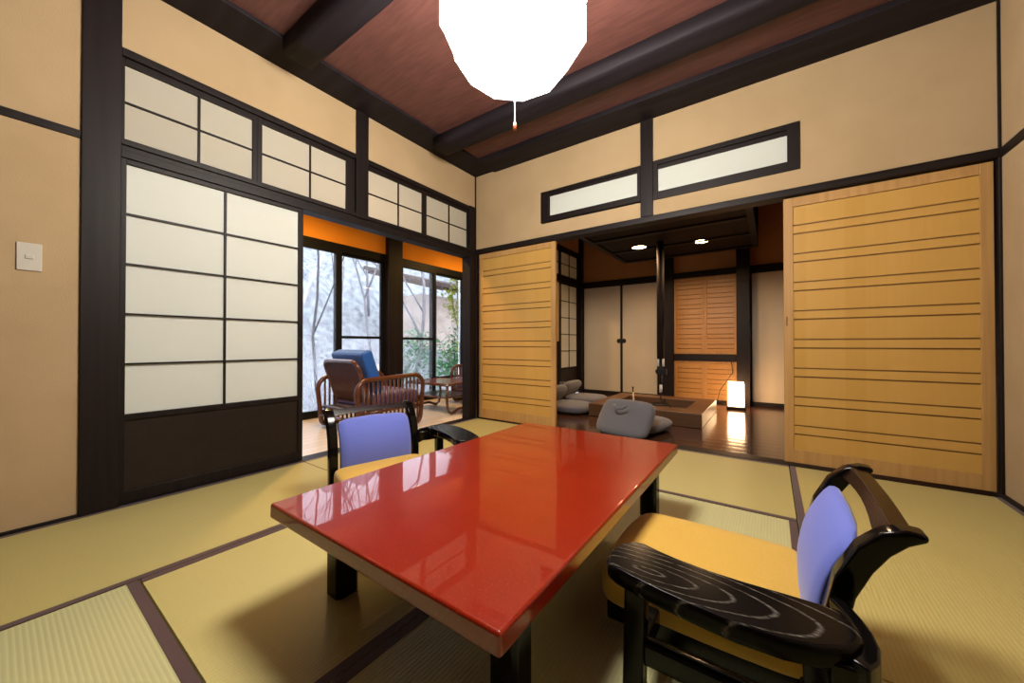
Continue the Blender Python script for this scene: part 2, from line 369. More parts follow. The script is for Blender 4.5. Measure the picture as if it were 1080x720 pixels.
# outer faces of the plaster left of the door
trim(M['wood'], XL - TW - .005, XL + .012, .236, .366, -.05, ZC)                       # big post
trim(M['wood'], XL - TW - .005, XL + .010, 1.632, 1.738, 1.80, ZC)                      # post above the opening
trim(M['wood'], XL - TW - .005, XL + .008, 2.955, 3.06, -.05, 2.30)                      # corner post
trim(M['woodx'], XL - .02, XL + .008, YB, .236, 1.770, 1.808)                              # picture rail on plaster
trim(M['woodx'], XL - TW - .005, XL + .004, .366, 2.955, 1.806, 1.836)                     # lintel, three strips
trim(M['woodx'], XL - TW + .0, XL - .006, .366, 2.955, 1.782, 1.806)
trim(M['woodx'], XL - TW - .005, XL + .002, .366, 2.955, 1.742, 1.782)
trim(M['woodx'], XL - TW - .005, XL + .006, .366, 1.632, 2.252, 2.292)                     # transom head
trim(M['woodx'], XL - TW - .005, XL + .006, 1.738, 2.955, 2.252, 2.292)
trim(M['woodx'], XL - TW - .005, XL - .0, .24, 3.06, -.06, .002)                           # sill under the doors
trim(M['woodx'], XL - .001, XL + .012, YB, .236, -.05, .016)
trim(M['wood'], XL + .001, XL + .012, 3.043, 3.052, 1.84, ZC, bevel=0)

WN = [0]
def lattice(name, kindpre, x, y0, y1, z0, z1, cols, rows, fr, mun=.009, axis='y', panel=None, face=.0, depth=.028, xs=None, wmat=None):
    """wooden leaf with paper and thin bars. axis = direction it runs along. panel: height of a wooden lower board"""
    WN[0] += 1
    root = sroot('%s_%d' % (kindpre, WN[0]))
    def B(mb, a0, a1, d0, d1, q0, q1):
        if axis == 'y': mb.box(x - d1, x - d0, a0, a1, q0, q1)
        else: mb.box(a0, a1, x + d0, x + d1, q0, q1)
    fl, frr, fb, ft = fr
    f = MB()
    B(f, y0, y0 + fl, 0, depth, z0, z1); B(f, y1 - frr, y1, 0, depth, z0, z1)
    B(f, y0 + fl, y1 - frr, 0, depth, z0, z0 + fb); B(f, y0 + fl, y1 - frr, 0, depth, z1 - ft, z1)
    zb = z0 + fb
    if panel:
        B(f, y0 + fl, y1 - frr, 0, depth, panel - .03, panel); zb = panel
    f.build(kindpre + '_frame', M['wood'], root, bevel=.002)
    if panel:
        p = MB(); B(p, y0 + fl, y1 - frr, .010, depth - .006, z0 + fb, panel - .03); p.build('lower_panel', M['door_wood'], root)
    mu = MB(); a0, a1, q0, q1 = y0 + fl, y1 - frr, zb, z1 - ft
    for i in range(1, cols):
        a = a0 + (a1 - a0) * (xs if (xs and cols == 2) else i / cols); B(mu, a - mun / 2, a + mun / 2, .004, .016, q0, q1)
    for j in range(1, rows):
        q = q0 + (q1 - q0) * j / rows; B(mu, a0, a1, .0045, .0155, q - mun / 2, q + mun / 2)
    if mu.v: mu.build('muntin', M['wood'], root)
    pp = MB(); B(pp, a0, a1, .0165, .0175, q0, q1); pp.build('paper', wmat or M['paper'], root)
    return root
# four transom lights, then the sliding paper door
lattice('transom', 'window', XL - .012, .366, .966, 1.836, 2.252, 2, 2, (.014, .026, .004, .034), xs=.53, wmat=M['paper_aged'])
lattice('transom', 'window', XL - .012, .966, 1.632, 1.836, 2.252, 2, 2, (.026, .068, .004, .034), xs=.53, wmat=M['paper_aged'])
lattice('transom', 'window', XL - .012, 1.738, 2.338, 1.836, 2.252, 2, 2, (.010, .022, .006, .034), xs=.53, wmat=M['paper_aged'])
lattice('transom', 'window', XL - .012, 2.338, 2.955, 1.836, 2.252, 2, 2, (.028, .018, .006, .034), xs=.53, wmat=M['paper_aged'])
d = lattice('shoji', 'door', XL - .010, .366, 1.246, .004, 1.742, 2, 5, (.022, .030, .06, .024), mun=.010, panel=.452, xs=.5)
pl = MB().box(XL - .011, XL - .0085, 1.222, 1.238, .86, .94).build('door_pull', M['alu'], d, bevel=.001)

# ------------------------------------------------------------------ far wall (slatted doors to the hearth room)
fw = MB()
zN = 1.838
fw.box(XL, -1.81, YR, YR + .08, zN, ZC)                       # left of transoms
fw.box(-1.81, .158, YR, YR + .08, 2.262, ZC); fw.box(-1.81, .158, YR, YR + .08, zN, 1.965)
fw.box(.158, 1.06, YR, YR + .08, zN, ZC)
struct(fw.build('wall_far', M['plaster']))
trim(M['woodx'], XL, XR + .02, YR - .012, YR + .10, 1.792, 1.840)                          # lintel
trim(M['wood'], -.867, -.768, YR - .014, YR + .09, 1.84, ZC)                                # post over the opening
trim(M['wood'], .984, XR + .02, YR - .010, YR + .09, -.05, ZC)                              # thin corner post
trim(M['woodx'], XL, XR, YR, YR + .12, -.09, .004)                                          # door sill
WN[0] = 6
def transom(x0, x1, z0, z1, fr):
    WN[0] += 1
    root = sroot('window_%d' % WN[0]); l, r, b, t = fr; f = MB(); y0, y1 = YR - .012, YR + .085
    f.box(x0, x0 + l, y0, y1, z0, z1); f.box(x1 - r, x1, y0, y1, z0, z1); f.box(x0 + l, x1 - r, y0, y1, z0, z0 + b); f.box(x0 + l, x1 - r, y0, y1, z1 - t * .55, z1)
    f.box(x0 + l * .6, x1 - r * .6, y0 + .012, y1 - .01, z1 - t, z1 - t * .55)
    f.build('window_frame', M['woodx'], root, bevel=.002)
    MB().box(x0 + l, x1 - r, YR + .012, YR + .0135, z0 + b, z1 - t).build('paper', M['paper'], root)
transom(-1.812, -.868, 1.975, 2.268, (.09, .026, .052, .05))
transom(-.767, .160, 1.960, 2.274, (.034, .066, .062, .068))

def slat_door(x0, x1, y, z0, z1, fl, frr, fb, ft, pairs, z_first, pitch, pair_h, thick=.030, pull=None, line=.0095, mats=('cedar', 'cedar_frame', 'cedar_groove')):
    WN[0] += 1
    root = sroot('door_%d' % WN[0])
    MB().box(x0, x0 + fl, y, y + thick, z0, z1).build('stile', M[mats[1]], root, bevel=.002)
    MB().box(x1 - frr, x1, y, y + thick, z0, z1).build('stile', M[mats[1]], root, bevel=.002)
    MB().box(x0 + fl, x1 - frr, y + .001, y + thick, z0, z0 + fb).build('bottom_rail', M[mats[1]], root, bevel=.002)
    MB().box(x0 + fl, x1 - frr, y + .001, y + thick, z1 - ft, z1).build('top_rail', M[mats[1]], root, bevel=.002)
    MB().box(x0 + fl, x1 - frr, y + .012, y + .018, z0 + fb, z1 - ft).build('back_board', M[mats[2]], root)
    bo = MB(); ba = MB(); q = z0 + fb
    for i in range(pairs + 1):
        top = (z_first + i * pitch) if i < pairs else z1 - ft + line
        lo = q + (line if i else 0)
        bo.box(x0 + fl, x1 - frr, y + .006, y + .012, lo, (top - pair_h - line) if i < pairs else z1 - ft - .003)
        if i < pairs:
            ba.box(x0 + fl, x1 - frr, y + .0045, y + .012, top - pair_h, top)
            q = top
    bo.build('board_panel', M[mats[0]], root); ba.build('batten', M[mats[0]], root, bevel=.001)
    if pull:
        px, pz = pull
        MB().box(px - .005, px + .005, y - .0015, y + .004, pz - .03, pz + .03).build('finger_pull', M['cedar_groove'], root, bevel=.001)
    return root
slat_door(-2.600, -1.664, YR + .006, .014, 1.784, .040, .050, .10, .055, 8, .262, .190, .048)
slat_door(.072, .976, YR + .020, .020, 1.784, .052, .048, .085, .060, 8, .262, .190, .048, pull=(.088, .96))
trim(M['wood'], XL + .010, XL + .03, YR - .001, YR + .02, 0, 1.79, bevel=0)

# ------------------------------------------------------------------ right wall and the wall behind the viewer
sbox('wall_right', M['plaster'], XR, XR + .08, YB - .1, YR, -.05, ZC)
trim(M['woodx'], XR - .010, XR + .02, YB, YR - .012, 1.786, 1.834)
sbox('baseboard_right', M['woodx'], XR - .012, XR + .02, YB, YR - .012, -.05, .022)
sbox('wall_back', M['woodx'], XL - .1, XR + .08, YB - .1, YB, -.05, ZC)

# ------------------------------------------------------------------ ceiling beams
def log_beam(name, p0, p1, w, h, mat):
    """hewn log: slightly uneven rounded section along x"""
    mb = MB(); rings = []; n = 14; k = 16
    for i in range(k + 1):
        t = i / k; x = p0[0] + (p1[0] - p0[0]) * t
        ww = w / 2 * (1 + .03 * math.sin(5 * t + 1)); hh = h * (1 + .02 * math.sin(7 * t))
        r = []
        for j in range(n):
            a = 2 * math.pi * j / n; c, s_ = math.cos(a), math.sin(a)
            e = .38
            r.append((x, p0[1] + .006 * math.sin(4 * t) + ww * math.copysign(abs(c) ** e, c), p0[2] + hh / 2 * math.copysign(abs(s_) ** e, s_)))
        rings.append(r)
    return struct(mb.loft(rings).build(name, mat, smooth=True))
log_beam('beam', (XL + .255, 1.085, 2.61), (XR, 1.085, 2.61), .175, .125, M['beam'])
log_beam('beam', (XL + .2, 2.345, 2.605), (XR, 2.345, 2.605), .19, .11, M['beam'])
sbox('beam', M['beam'], XL - .05, XL + .262, YB, YR - .0, 2.638, ZC + .02, bevel=.006)
sbox('beam', M['beam'], XL + .262, XR, YR - .27, YR, 2.622, ZC + .02, bevel=.006)

# ------------------------------------------------------------------ light switch
t = thing('light_switch', 'small white light switch plate on the sand wall beside the big dark post', 'light switch', (XL, .0925, 1.126))
MB().box(0, .007, -.034, .034, 0, .12).build('plate', M['white'], t, bevel=.002)
MB().box(.006, .011, -.012, .012, .051, .069).build('toggle', M['white'], t, bevel=.002)

# ------------------------------------------------------------------ pendant lamp
LC = (-.791, 1.14, 2.052); LR = .285; LH = .262
t = thing('pendant_lamp', 'glowing round white paper pendant lamp hanging from the ceiling beam', 'lamp', (LC[0], LC[1], LC[2] - LH))
NS = 10
def lp(lat, a, k=1.0): return (LR * k * math.cos(R(lat)) * math.cos(a), LR * k * math.cos(R(lat)) * math.sin(a), LH + LH * k * math.sin(R(lat)))
mb = MB(); rings = []
for lat in (-76, -46, -14, 14, 46, 76):
    rings.append([lp(lat, 2 * math.pi * j / NS + .12) for j in range(NS)])
mb.loft(rings).build('lamp_shade', M['lampshade'], t)
rb = MB()
for i in range(NS):
    a = 2 * math.pi * i / NS + .12
    rb.tube([lp(l, a, 1.0) for l in (-76, -46, -14, 14, 46, 76)], .006, 6)
for lat in (-76, -46):
    rb.tube([lp(lat, 2 * math.pi * i / NS + .12, 1.0) for i in range(NS)], .006, 6, closed=True)
rb.build('shade_ribs', M['lamprib'], t)
MB().tube([(0, 0, 2 * LH - .02), (0, 0, 2.552 - LC[2] + LH)], .006, 8).lathe([(.012, LH * 2 + .15), (.05, LH * 2 + .18), (.055, 2.552 - LC[2] + LH)], 20).build('hanging_rod', M['iron'], t)
pc = MB().tube([(0, 0, .012), (0, 0, -.145)], .0022, 6).build('pull_cord', M['cord'], t)
MB().lathe([(.002, -.173), (.006, -.169), (.007, -.155), (.004, -.143)], 12).build('bead', M['bead'], pc, smooth=True)

# ------------------------------------------------------------------ red low table
TX0, TX1, TY0, TY1, TH = -1.240, -.368, .487, 1.905, .325
t = thing('low_table', 'long low table with glossy red lacquer top and black legs on the tatami', 'table', ((TX0 + TX1) / 2, (TY0 + TY1) / 2, 0))
hx, hy = (TX1 - TX0) / 2, (TY1 - TY0) / 2
MB().box(-hx, hx, -hy, hy, TH - .045, TH).build('tabletop', M['red'], t, bevel=.008, segs=4)
MB().box(-hx + .11, hx - .11, -hy + .15, hy - .12, TH - .062, TH - .044).build('underframe', M['black'], t, bevel=.003)
for lx, ly in ((-hx + .095, -hy + .178), (hx - .105, -hy + .178), (-hx + .095, hy - .105), (hx - .105, hy - .105)):
    a, c = .038, .012
    o8 = [(-a + c, -a), (a - c, -a), (a, -a + c), (a, a - c), (a - c, a), (-a + c, a), (-a, a - c), (-a, -a + c)]
    MB().prism([(lx + x, ly + y) for x, y in o8], .0012, TH - .044).build('leg', M['black'], t, bevel=.002)

# ------------------------------------------------------------------ lacquered low armchairs (one arm, sitter's left)
def rr(z0, z1): return z0, z1
def upright_mb(y0, y1):
    """curved horn: front and rear profile in x,z (chair faces +x)"""
    fr = [(-.236, .06), (-.232, .14), (-.231, .21), (-.233, .275), (-.250, .352), (-.283, .420), (-.318, .456), (-.350, .468), (-.376, .466)]
    re = [(-.275, .06), (-.270, .14), (-.274, .21), (-.272, .270), (-.281, .318), (-.305, .374), (-.328, .412), (-.352, .438), (-.378, .454)]
    rings = []
    for (fx, fz), (rx, rz) in zip(fr, re):
        rings.append([(fx, y0, fz), (fx, y1, fz), (rx, y1, rz), (rx, y0, rz)])
    return MB().loft(rings)
def arm_outline():
    # plan of the arm in chair coordinates (x = -(X+.15), y = -(Y-1.19))
    inner = [(-.255, .300), (-.235, .292), (-.18, .294), (-.11, .298), (-.04, .298), (.03, .290), (.075, .279), (.11, .268), (.135, .272)]
    outer = [(.156, .300), (.165, .340), (.160, .372), (.150, .394), (.131, .406), (.104, .413), (.033, .428), (-.029, .436), (-.096, .442), (-.169, .437), (-.218, .421), (-.255, .398), (-.275, .360), (-.272, .322)]
    return inner + outer
def make_chair(label, loc, rz):
    t = thing('low_armchair', label, 'chair', loc, rz, 'lacquered low chairs at the red table')
    # seat cushion: rounded slab
    rings = []
    ox = [(-.236, -.215), (-.19, -.232), (0, -.236), (.20, -.233), (.252, -.215), (.262, 0), (.252, .215), (.20, .233), (0, .236), (-.19, .232), (-.236, .215), (-.238, 0)]
    for k, z in ((.95, .098), (1.0, .112), (1.005, .15), (1.0, .178), (.95, .190), (.75, .197), (.4, .200), (.1, .201)):
        rings.append([(x * k, y * k, z) for x, y in ox])
    MB().loft(rings).build('seat_cushion', M['yellow'], t, smooth=True, sub=2)
    # frame under the seat
    f = MB()
    f.box(-.235, .225, -.205, -.165, .050, .100); f.box(-.235, .225, .165, .205, .050, .100)
    f.box(-.235, -.195, -.165, .165, .050, .100); f.box(.185, .225, -.165, .165, .050, .100)
    f.build('seat_frame', M['black'], t, bevel=.006)
    for y0 in (-.238, .196):
        upright_mb(y0, y0 + .042).build('upright', M['black'], t, bevel=.008, segs=3)
    # blue back pad
    prof = [(-.226, .120), (-.224, .16), (-.2235, .20), (-.225, .25), (-.232, .295), (-.247, .345), (-.270, .390), (-.296, .424)]
    rings = []
    for i, (px, pz) in enumerate(prof):
        bul = .012 * math.sin(math.pi * i / (len(prof) - 1))
        w = .203 - (.006 if i in (0, len(prof) - 1) else 0)
        rings.append([(px + bul * .2, -w, pz), (px + .012 + bul, -w * .5, pz + .002), (px + .013 + bul, w * .5, pz + .002), (px + bul * .2, w, pz), (px - .018, w * .97, pz - .003), (px - .018, -w * .97, pz - .003)])
    MB().loft(rings).build('back_pad', M['blue'], t, smooth=True, sub=1)
    # cross rail between the horns: a board leaning with them, arched a little
    rings = []
    for i in range(9):
        s_ = i / 8; y = -.215 + .43 * s_; a = .014 * math.sin(math.pi * s_)
        rings.append([(-.308 - a * .9, y, .430 + a * .7), (-.333 - a * .4, y, .461), (-.364 - a * .4, y, .459), (-.342 - a * .6, y, .440)])
    MB().loft(rings).build('back_rail', M['rail'], t, bevel=.003)
    # arm board and its supports
    out = arm_outline(); cx = sum(p[0] for p in out) / len(out); cy = sum(p[1] for p in out) / len(out)
    rings = []
    for k, z in ((.90, .281), (.975, .284), (1.0, .292), (1.0, .308), (.975, .318), (.94, .3205)):
        rings.append([(cx + (x - cx) * (k if k < .95 else k), cy + (y - cy) * k, z) for x, y in out])
    MB().loft(rings).build('armrest', M['ash'], t, bevel=.003)
    # leg under the front of the arm, slightly splayed, and the rear leg
    MB().loft([[(.078, .350, .0012), (.122, .350, .0012), (.122, .390, .0012), (.078, .390, .0012)], [(.074, .335, .285), (.120, .335, .285), (.120, .375, .285), (.074, .375, .285)]]).build('leg', M['black'], t, bevel=.006)
    MB().loft([[(-.245, .345, .0012), (-.205, .345, .0012), (-.205, .385, .0012), (-.245, .385, .0012)], [(-.235, .335, .285), (-.190, .335, .285), (-.190, .375, .285), (-.235, .375, .285)]]).build('leg', M['black'], t, bevel=.006)
    for lx in (-.225, .155):
        MB().box(lx - .02, lx + .02, -.205, -.165, .0012, .052).build('leg', M['black'], t, bevel=.004)
    MB().box(-.215, .10, .340, .372, .105, .160).build('side_rail', M['black'], t, bevel=.012, segs=3)
    MB().box(.078, .118, .190, .345, .100, .15).build('cross_stretcher', M['black'], t, bevel=.006)
    MB().box(-.235, -.195, .190, .345, .06, .12).build('cross_stretcher', M['black'], t, bevel=.006)
    # bent board wrapping from the horn round the rear end of the arm
    path = [(-.250, .238), (-.262, .262), (-.272, .290), (-.280, .322), (-.282, .355), (-.276, .386), (-.260, .412)]
    rings = []
    for i, (x, y) in enumerate(path):
        s_ = i / (len(path) - 1)
        a = path[max(i - 1, 0)]; b = path[min(i + 1, len(path) - 1)]; tx, ty = b[0] - a[0], b[1] - a[1]; l = math.hypot(tx, ty); nx, ny = -ty / l, tx / l
        zt = .312 - .002 * s_; zb = .235 + .02 * s_; h = .012
        rings.append([(x + nx * h, y + ny * h, zt), (x - nx * h, y - ny * h, zt), (x - nx * h, y - ny * h, zb), (x + nx * h, y + ny * h, zb)])
    br = MB().loft(rings)
    br.prism([(-.246, .245), (-.262, .262), (-.272, .290), (-.280, .322), (-.282, .355), (-.276, .386), (-.260, .412), (-.225, .415), (-.225, .29)], .245, .298)
    br.build('arm_bracket', M['black'], t, bevel=.005, segs=3)
    return t
chair = make_chair('low black lacquered chair with a wood-grained arm, seen from its side, nearest in view', (-.15, 1.19, 0), R(180))
dup(chair, (-1.499, 1.135, 0), R(-15), 'low black chair with a blue back facing the table from the veranda side')

# ------------------------------------------------------------------ veranda (glassed corridor) on the left
XO = -4.09
sbox('wall_veranda_outer', M['plaster_orange'], XO - .06, XO, -.7, 6.0, 1.965, 2.36)
for n_, (y0, y1) in enumerate(((-.7, -.6), (5.85, 6.0))):
    mb = MB().box(-4.2, XL - .1, y0, y1, 0, 2.36)
    struct(mb.build(('wall_veranda_near', 'wall_veranda_far')[n_], M['plaster']))
sbox('baseboard_veranda_far', M['wood'], -4.05, XL - .1, 5.83, 5.85, 0, .86)
sbox('wall_veranda_end', M['plaster'], XO - .06, XO, 4.6, 5.85, 0, 1.965)
trim(M['alu'], XO - .06, XO + .012, -.7, 5.85, 1.875, 1.972)                                # window head
trim(M['wood'], XO - .08, XO + .03, -.7, 5.85, -.05, .03)                                  # window sill
trim(M['wood'], XO - .05, XO + .07, 2.945, 3.165, 0, 2.36)                                  # brown post between windows
trim(M['wood'], XO - .05, XO + .05, 4.47, 4.60, 0, 2.36)
WN[0] = 20
def casement(y0, y1, x, rail, glass, stile=.04, bottom=.05, z1=1.878, z0=.03):
    WN[0] += 1
    root = sroot('window_%d' % WN[0]); f = MB()
    f.box(x - .02, x + .02, y0, y0 + stile, z0, z1); f.box(x - .02, x + .02, y1 - stile, y1, z0, z1)
    f.box(x - .02, x + .02, y0 + stile, y1 - stile, z0, z0 + bottom); f.box(x - .02, x + .02, y0 + stile, y1 - stile, z1 - .03, z1)
    if rail: f.box(x - .018, x + .018, y0 + stile, y1 - stile, rail - .016, rail + .016)
    f.build('window_frame', M['alu'], root, bevel=.002)
    MB().box(x - .003, x + .003, y0 + stile, y1 - stile, z0 + bottom, z1 - .03).build('glass', glass, root)
casement(-.6, .85, XO - .03, None, M['haze'])
casement(.82, 2.34, XO + .010, None, M['haze'], stile=.07)
casement(2.28, 2.95, XO - .033, .89, M['haze'], stile=.06)
casement(3.160, 3.80, XO + .010, .886, M['haze'], stile=.045)
casement(3.74, 4.48, XO - .033, .30, M['glass'], stile=.07, bottom=.05)

# warm ceiling lamps of the veranda
def area(name, loc, size, power, col, rot=(0, 0, 0), spread=180):
    l = bpy.data.lights.new(name, 'AREA'); l.shape = 'DISK'; l.size = size; l.energy = power; l.color = col; l.spread = R(spread)
    o = bpy.data.objects.new(name, l); COL.objects.link(o); o.location = loc; o.rotation_euler = rot
    return o
M['warmlens'] = emissive('lit_warm_glass', (1, .52, .15), 14)
for y, lab in ((1.85, 'small warm round lamp on the veranda ceiling above the blue-cushioned rattan chair'), (4.25, 'small warm round lamp on the veranda ceiling at its far end')):
    t = thing('ceiling_lamp', lab, 'lamp', (-3.25, y, 2.36))
    MB().lathe([(.10, 0), (.105, -.03), (.09, -.05)], 28).build('lamp_housing', M['white'], t)
    MB().lathe([(.088, -.0495), (.07, -.075), (.03, -.088), (.004, -.09)], 28).build('lamp_lens', M['warmlens'], t, smooth=True)
    area('veranda_lamp_light', (-3.25, y, 2.262), .12, 30, (1, .6, .2))

# rattan armchairs and table
def rattan_chair(label, loc, rz):
    t = thing('rattan_armchair', label, 'armchair', loc, rz, 'rattan chairs on the veranda')
    hw, y0, y1 = .33, -.36, .38
    for sx in (-1, 1):
        x = sx * hw
        loop = []
        def arc(cx, cz, r, a0, a1):
            for i in range(6):
                a = R(a0 + (a1 - a0) * i / 5); loop.append((x, cx + r * math.cos(a), cz + r * math.sin(a)))
        arc(y0 + .09, .022 + .06, .06, 180, 270) ; arc(y1 - .09, .022 + .06, .06, 270, 360); arc(y1 - .11, .50 - .11, .11, 0, 90); arc(y0 + .11, .485 - .11, .11, 90, 180)
        sp = MB().tube(loop, .022, 10, closed=True).build('side_frame', M['rattan'], t, smooth=True)
        sl = MB()
        for i in range(14):
            y = y0 + .07 + (y1 - y0 - .14) * i / 13
            sl.tube([(x, y, .03), (x, y, .475 + .02 * i / 13 if 0 < i < 13 else .46)], .0105, 6)
        sl.tube([(x, y0 + .03, .19), (x, y1 - .03, .19)], .012, 8)
        sl.build('side_slats', M['rattan'], sp, smooth=True)
    # reclining back
    def bp(u, v, off=0):   # u across, v up along the back
        ang = R(20)
        return (u, -.17 - math.sin(ang) * v + off * math.cos(ang), .20 + math.cos(ang) * v + off * math.sin(ang))
    loop = []
    for (cu, cv, a0) in ((.20, .40, 0), (-.20, .40, 90)):
        for i in range(6):
            a = R(a0 + 90 * i / 5); loop.append(bp(cu + .08 * math.cos(a), cv + .08 * math.sin(a)))
    loop += [bp(-.28, .0), bp(.28, .0)]
    bf = MB().tube(loop, .018, 10, closed=True).build('back_frame', M['rattan'], t, smooth=True)
    sl = MB()
    for i in range(23):
        u = -.255 + .51 * i / 22
        top = .46 if abs(u) < .2 else .40 + math.sqrt(max(.0, .0064 - (abs(u) - .2) ** 2)) * .8
        sl.tube([bp(u, .0), bp(u, top)], .0112, 6)
    sl.tube([bp(-.27, .02, -.02), bp(.27, .02, -.02)], .011, 8)
    sl.build('back_slats', M['rattan_weave'], bf, smooth=True)
    # seat frame
    s = MB()
    for y in (-.30, -.15, .0, .15, .30): s.tube([(-hw, y, .20), (hw, y, .20)], .014, 8)
    s.tube([(-hw, y1 - .02, .19), (hw, y1 - .02, .19)], .016, 8); s.tube([(-hw, y0 + .02, .12), (hw, y0 + .02, .12)], .014, 8)
    s.build('seat_frame', M['rattan'], t, smooth=True)
    MB().box(-.29, .29, -.20, .36, .215, .345).build('seat_cushion', M['violet'], t, bevel=.035, segs=4)
    ang = R(20); mx = Matrix.Translation((0, -.10, .33)) @ Matrix.Rotation(ang, 4, 'X')
    MB().box(-.27, .27, -.035, .085, .0, .43, mx).build('back_cushion', M['navy'], t, bevel=.03, segs=4)
    return t
rc = rattan_chair('rattan armchair with royal blue back cushion, fully in view on the veranda', (-3.27, 2.19, 0), R(0))
dup(rc, (-3.33, 4.10, 0), R(180), 'rattan armchair mostly hidden by the corner post, beyond the rattan table')
t = thing('rattan_table', 'low rattan table with curved runner legs beside the veranda window', 'table', (-3.31, 3.22, 0))
hx, hy = .33, .27
MB().box(-hx, hx, -hy, hy, .338, .356).build('table_top', M['rattan'], t, bevel=.006)
MB().tube([(-hx, -hy, .345), (hx, -hy, .345), (hx, hy, .345), (-hx, hy, .345)], .017, 8, closed=True).build('top_rim', M['rattan'], t, smooth=True)
MB().box(-hx + .03, hx - .03, -hy + .02, hy - .02, .185, .200).build('shelf', M['rattan'], t, bevel=.004)
for sx in (-1, 1):
    x = sx * (hx - .01)
    pts = [(x, -hy + .02, .34), (x, -hy + .015, .2), (x, -hy + .02, .09), (x, -hy + .04, .04), (x, -hy + .085, .017), (x, -hy + .14, .03), (x, -.06, .055), (x, .06, .055), (x, hy - .14, .03), (x, hy - .085, .017), (x, hy - .04, .04), (x, hy - .02, .09), (x, hy - .015, .2), (x, hy - .02, .34)]
    MB().tube(pts, .0155, 8).build('leg', M['rattan'], t, smooth=True)

# ------------------------------------------------------------------ hearth room beyond
YI = 5.79
bw = MB(); bw.box(XL, 1.1, YI, YI + .08, 1.80, 2.76)
struct(bw.build('wall_hearth_far', M['plaster_brown']))
sbox('wall_hearth_backing', M['plaster_brown'], XL, 1.1, YI + .05, YI + .1, 0, 1.8)
sbox('wall_hearth_right', M['plaster_brown'], 1.0, 1.1, YR + .1, YI, 0, 2.76)
hl = MB(); hl.box(XL - .08, XL, YR + .08, YI, 2.29, 2.76); hl.box(XL - .08, XL, YR + .08, 3.5, 0, 2.29)
struct(hl.build('wall_hearth_left', M['plaster_brown']))
sbox('wall_hearth_near', M['plaster_brown'], XL, 1.1, YR + .081, YR + .1, 1.84, 2.76)
trim(M['woodx'], XL, 1.0, YI - .02, YI + .03, 1.760, 1.845)                                 # rail over the cupboard doors
trim(M['woodx'], XL, 1.0, YI - .03, YI + .05, 0, .035)
trim(M['wood'], XL - .09, XL + .05, 5.70, YI + .02, 0, 2.76)                                 # corner post
trim(M['wood'], -1.385, -1.165, YI - .06, YI + .05, 0, 2.76)
trim(M['wood'], -.368, -.222, 5.60, YI + .05, 0, 2.76)
trim(M['woodx'], -1.165, -.368, YI - .025, YI + .04, .570, .665)
trim(M['woodx'], XL - .09, XL + .012, 3.5, 5.70, 1.78, 1.87)
trim(M['woodx'], XL - .09, XL + .012, 3.5, 5.70, 2.27, 2.33)
trim(M['wood'], XL - .09, XL + .012, 3.46, 3.54, 0, 2.3)
sbox('wall_hearth_jamb', M['plaster_brown'], XL, XL + .02, YR + .1, 3.5, 0, 2.3)
WN[0] = 30
def fusuma(x0, x1, pull_x):
    WN[0] += 1
    root = sroot('door_%d' % WN[0]); f = MB(); y = YI - .012; e = .018
    f.box(x0, x0 + e, y, y + .03, .035, 1.76); f.box(x1 - e, x1, y, y + .03, .035, 1.76); f.box(x0, x1, y, y + .03, .035, .052); f.box(x0, x1, y, y + .03, 1.742, 1.76)
    f.build('door_frame', M['wood'], root)
    MB().box(x0 + e, x1 - e, y + .006, y + .024, .052, 1.742).build('door_panel', M['fusuma'], root)
    if pull_x is not None:
        MB().lathe([(.035, 0), (.036, .006), (.024, .008), (.022, .004)], 20).build('door_pull', M['iron'], root, loc=(pull_x, y + .005, .86)).rotation_euler = (R(90), 0, 0)
fusuma(-2.60, -1.945, -1.985); fusuma(-1.945, -1.385, -1.905)
fusuma(-.222, .46, None); fusuma(.46, 1.0, None)
for x0, x1 in ((-1.163, -.766), (-.766, -.370)):
    slat_door(x0, x1, YI - .010, .667, 1.760, .035, .035, .04, .05, 7, .80, .142, .05, line=.010, mats=('shutter', 'shutter_frame', 'cedar_groove'))
    slat_door(x0, x1, YI - .010, .036, .568, .035, .035, .04, .03, 3, .17, .142, .05, line=.010, mats=('shutter', 'shutter_frame', 'cedar_groove'))
WN[0] = 40
lattice('shoji', 'door', XL - .01, 5.06, 5.70, .004, 1.78, 2, 5, (.03, .04, .06, .03), panel=.44)
lattice('shoji', 'window', XL - .01, 4.40, 5.06, 1.87, 2.27, 2, 2, (.03, .03, .02, .02))
lattice('shoji', 'window', XL - .01, 5.06, 5.70, 1.87, 2.27, 2, 2, (.03, .03, .02, .02))
lattice('shoji', 'window', XL - .01, 3.54, 4.40, 1.87, 2.27, 2, 2, (.03, .03, .02, .02))

# canopy hung over the hearth
t = thing('hearth_canopy', 'dark plank canopy with two downlights hanging over the sunken hearth', 'canopy', (-.95, 4.38, 1.98))
cx0, cx1, cy0, cy1 = -.79, .83, -.92, .93
MB().box(cx0, cx1, cy0, cy1, .02, .06).build('plank_board', board_mat('smoked_planks', (.008, .005, .005), (.02, .013, .012), .21, 'X', .6, .12, .03), t)
f = MB(); f.box(cx0, cx1, cy0, cy0 + .06, 0, .11); f.box(cx0, cx1, cy1 - .06, cy1, 0, .11); f.box(cx0, cx0 + .06, cy0 + .06, cy1 - .06, 0, .11); f.box(cx1 - .06, cx1, cy0 + .06, cy1 - .06, 0, .11)
f.build('rim_beam', M['wood'], t, bevel=.004)
g = MB()
for q in (-.32, .30): g.box(cx0 + .06, cx1 - .06, q - .03, q + .03, .002, .05)
g.build('cross_beam', M['woodx'], t, bevel=.004)
for x, y in ((cx0 + .03, cy0 + .03), (cx1 - .03, cy0 + .03), (cx0 + .03, cy1 - .03), (cx1 - .03, cy1 - .03)):
    MB().box(x - .03, x + .03, y - .03, y + .03, .10, .78).build('hanger_post', M['wood'], t, bevel=.004)
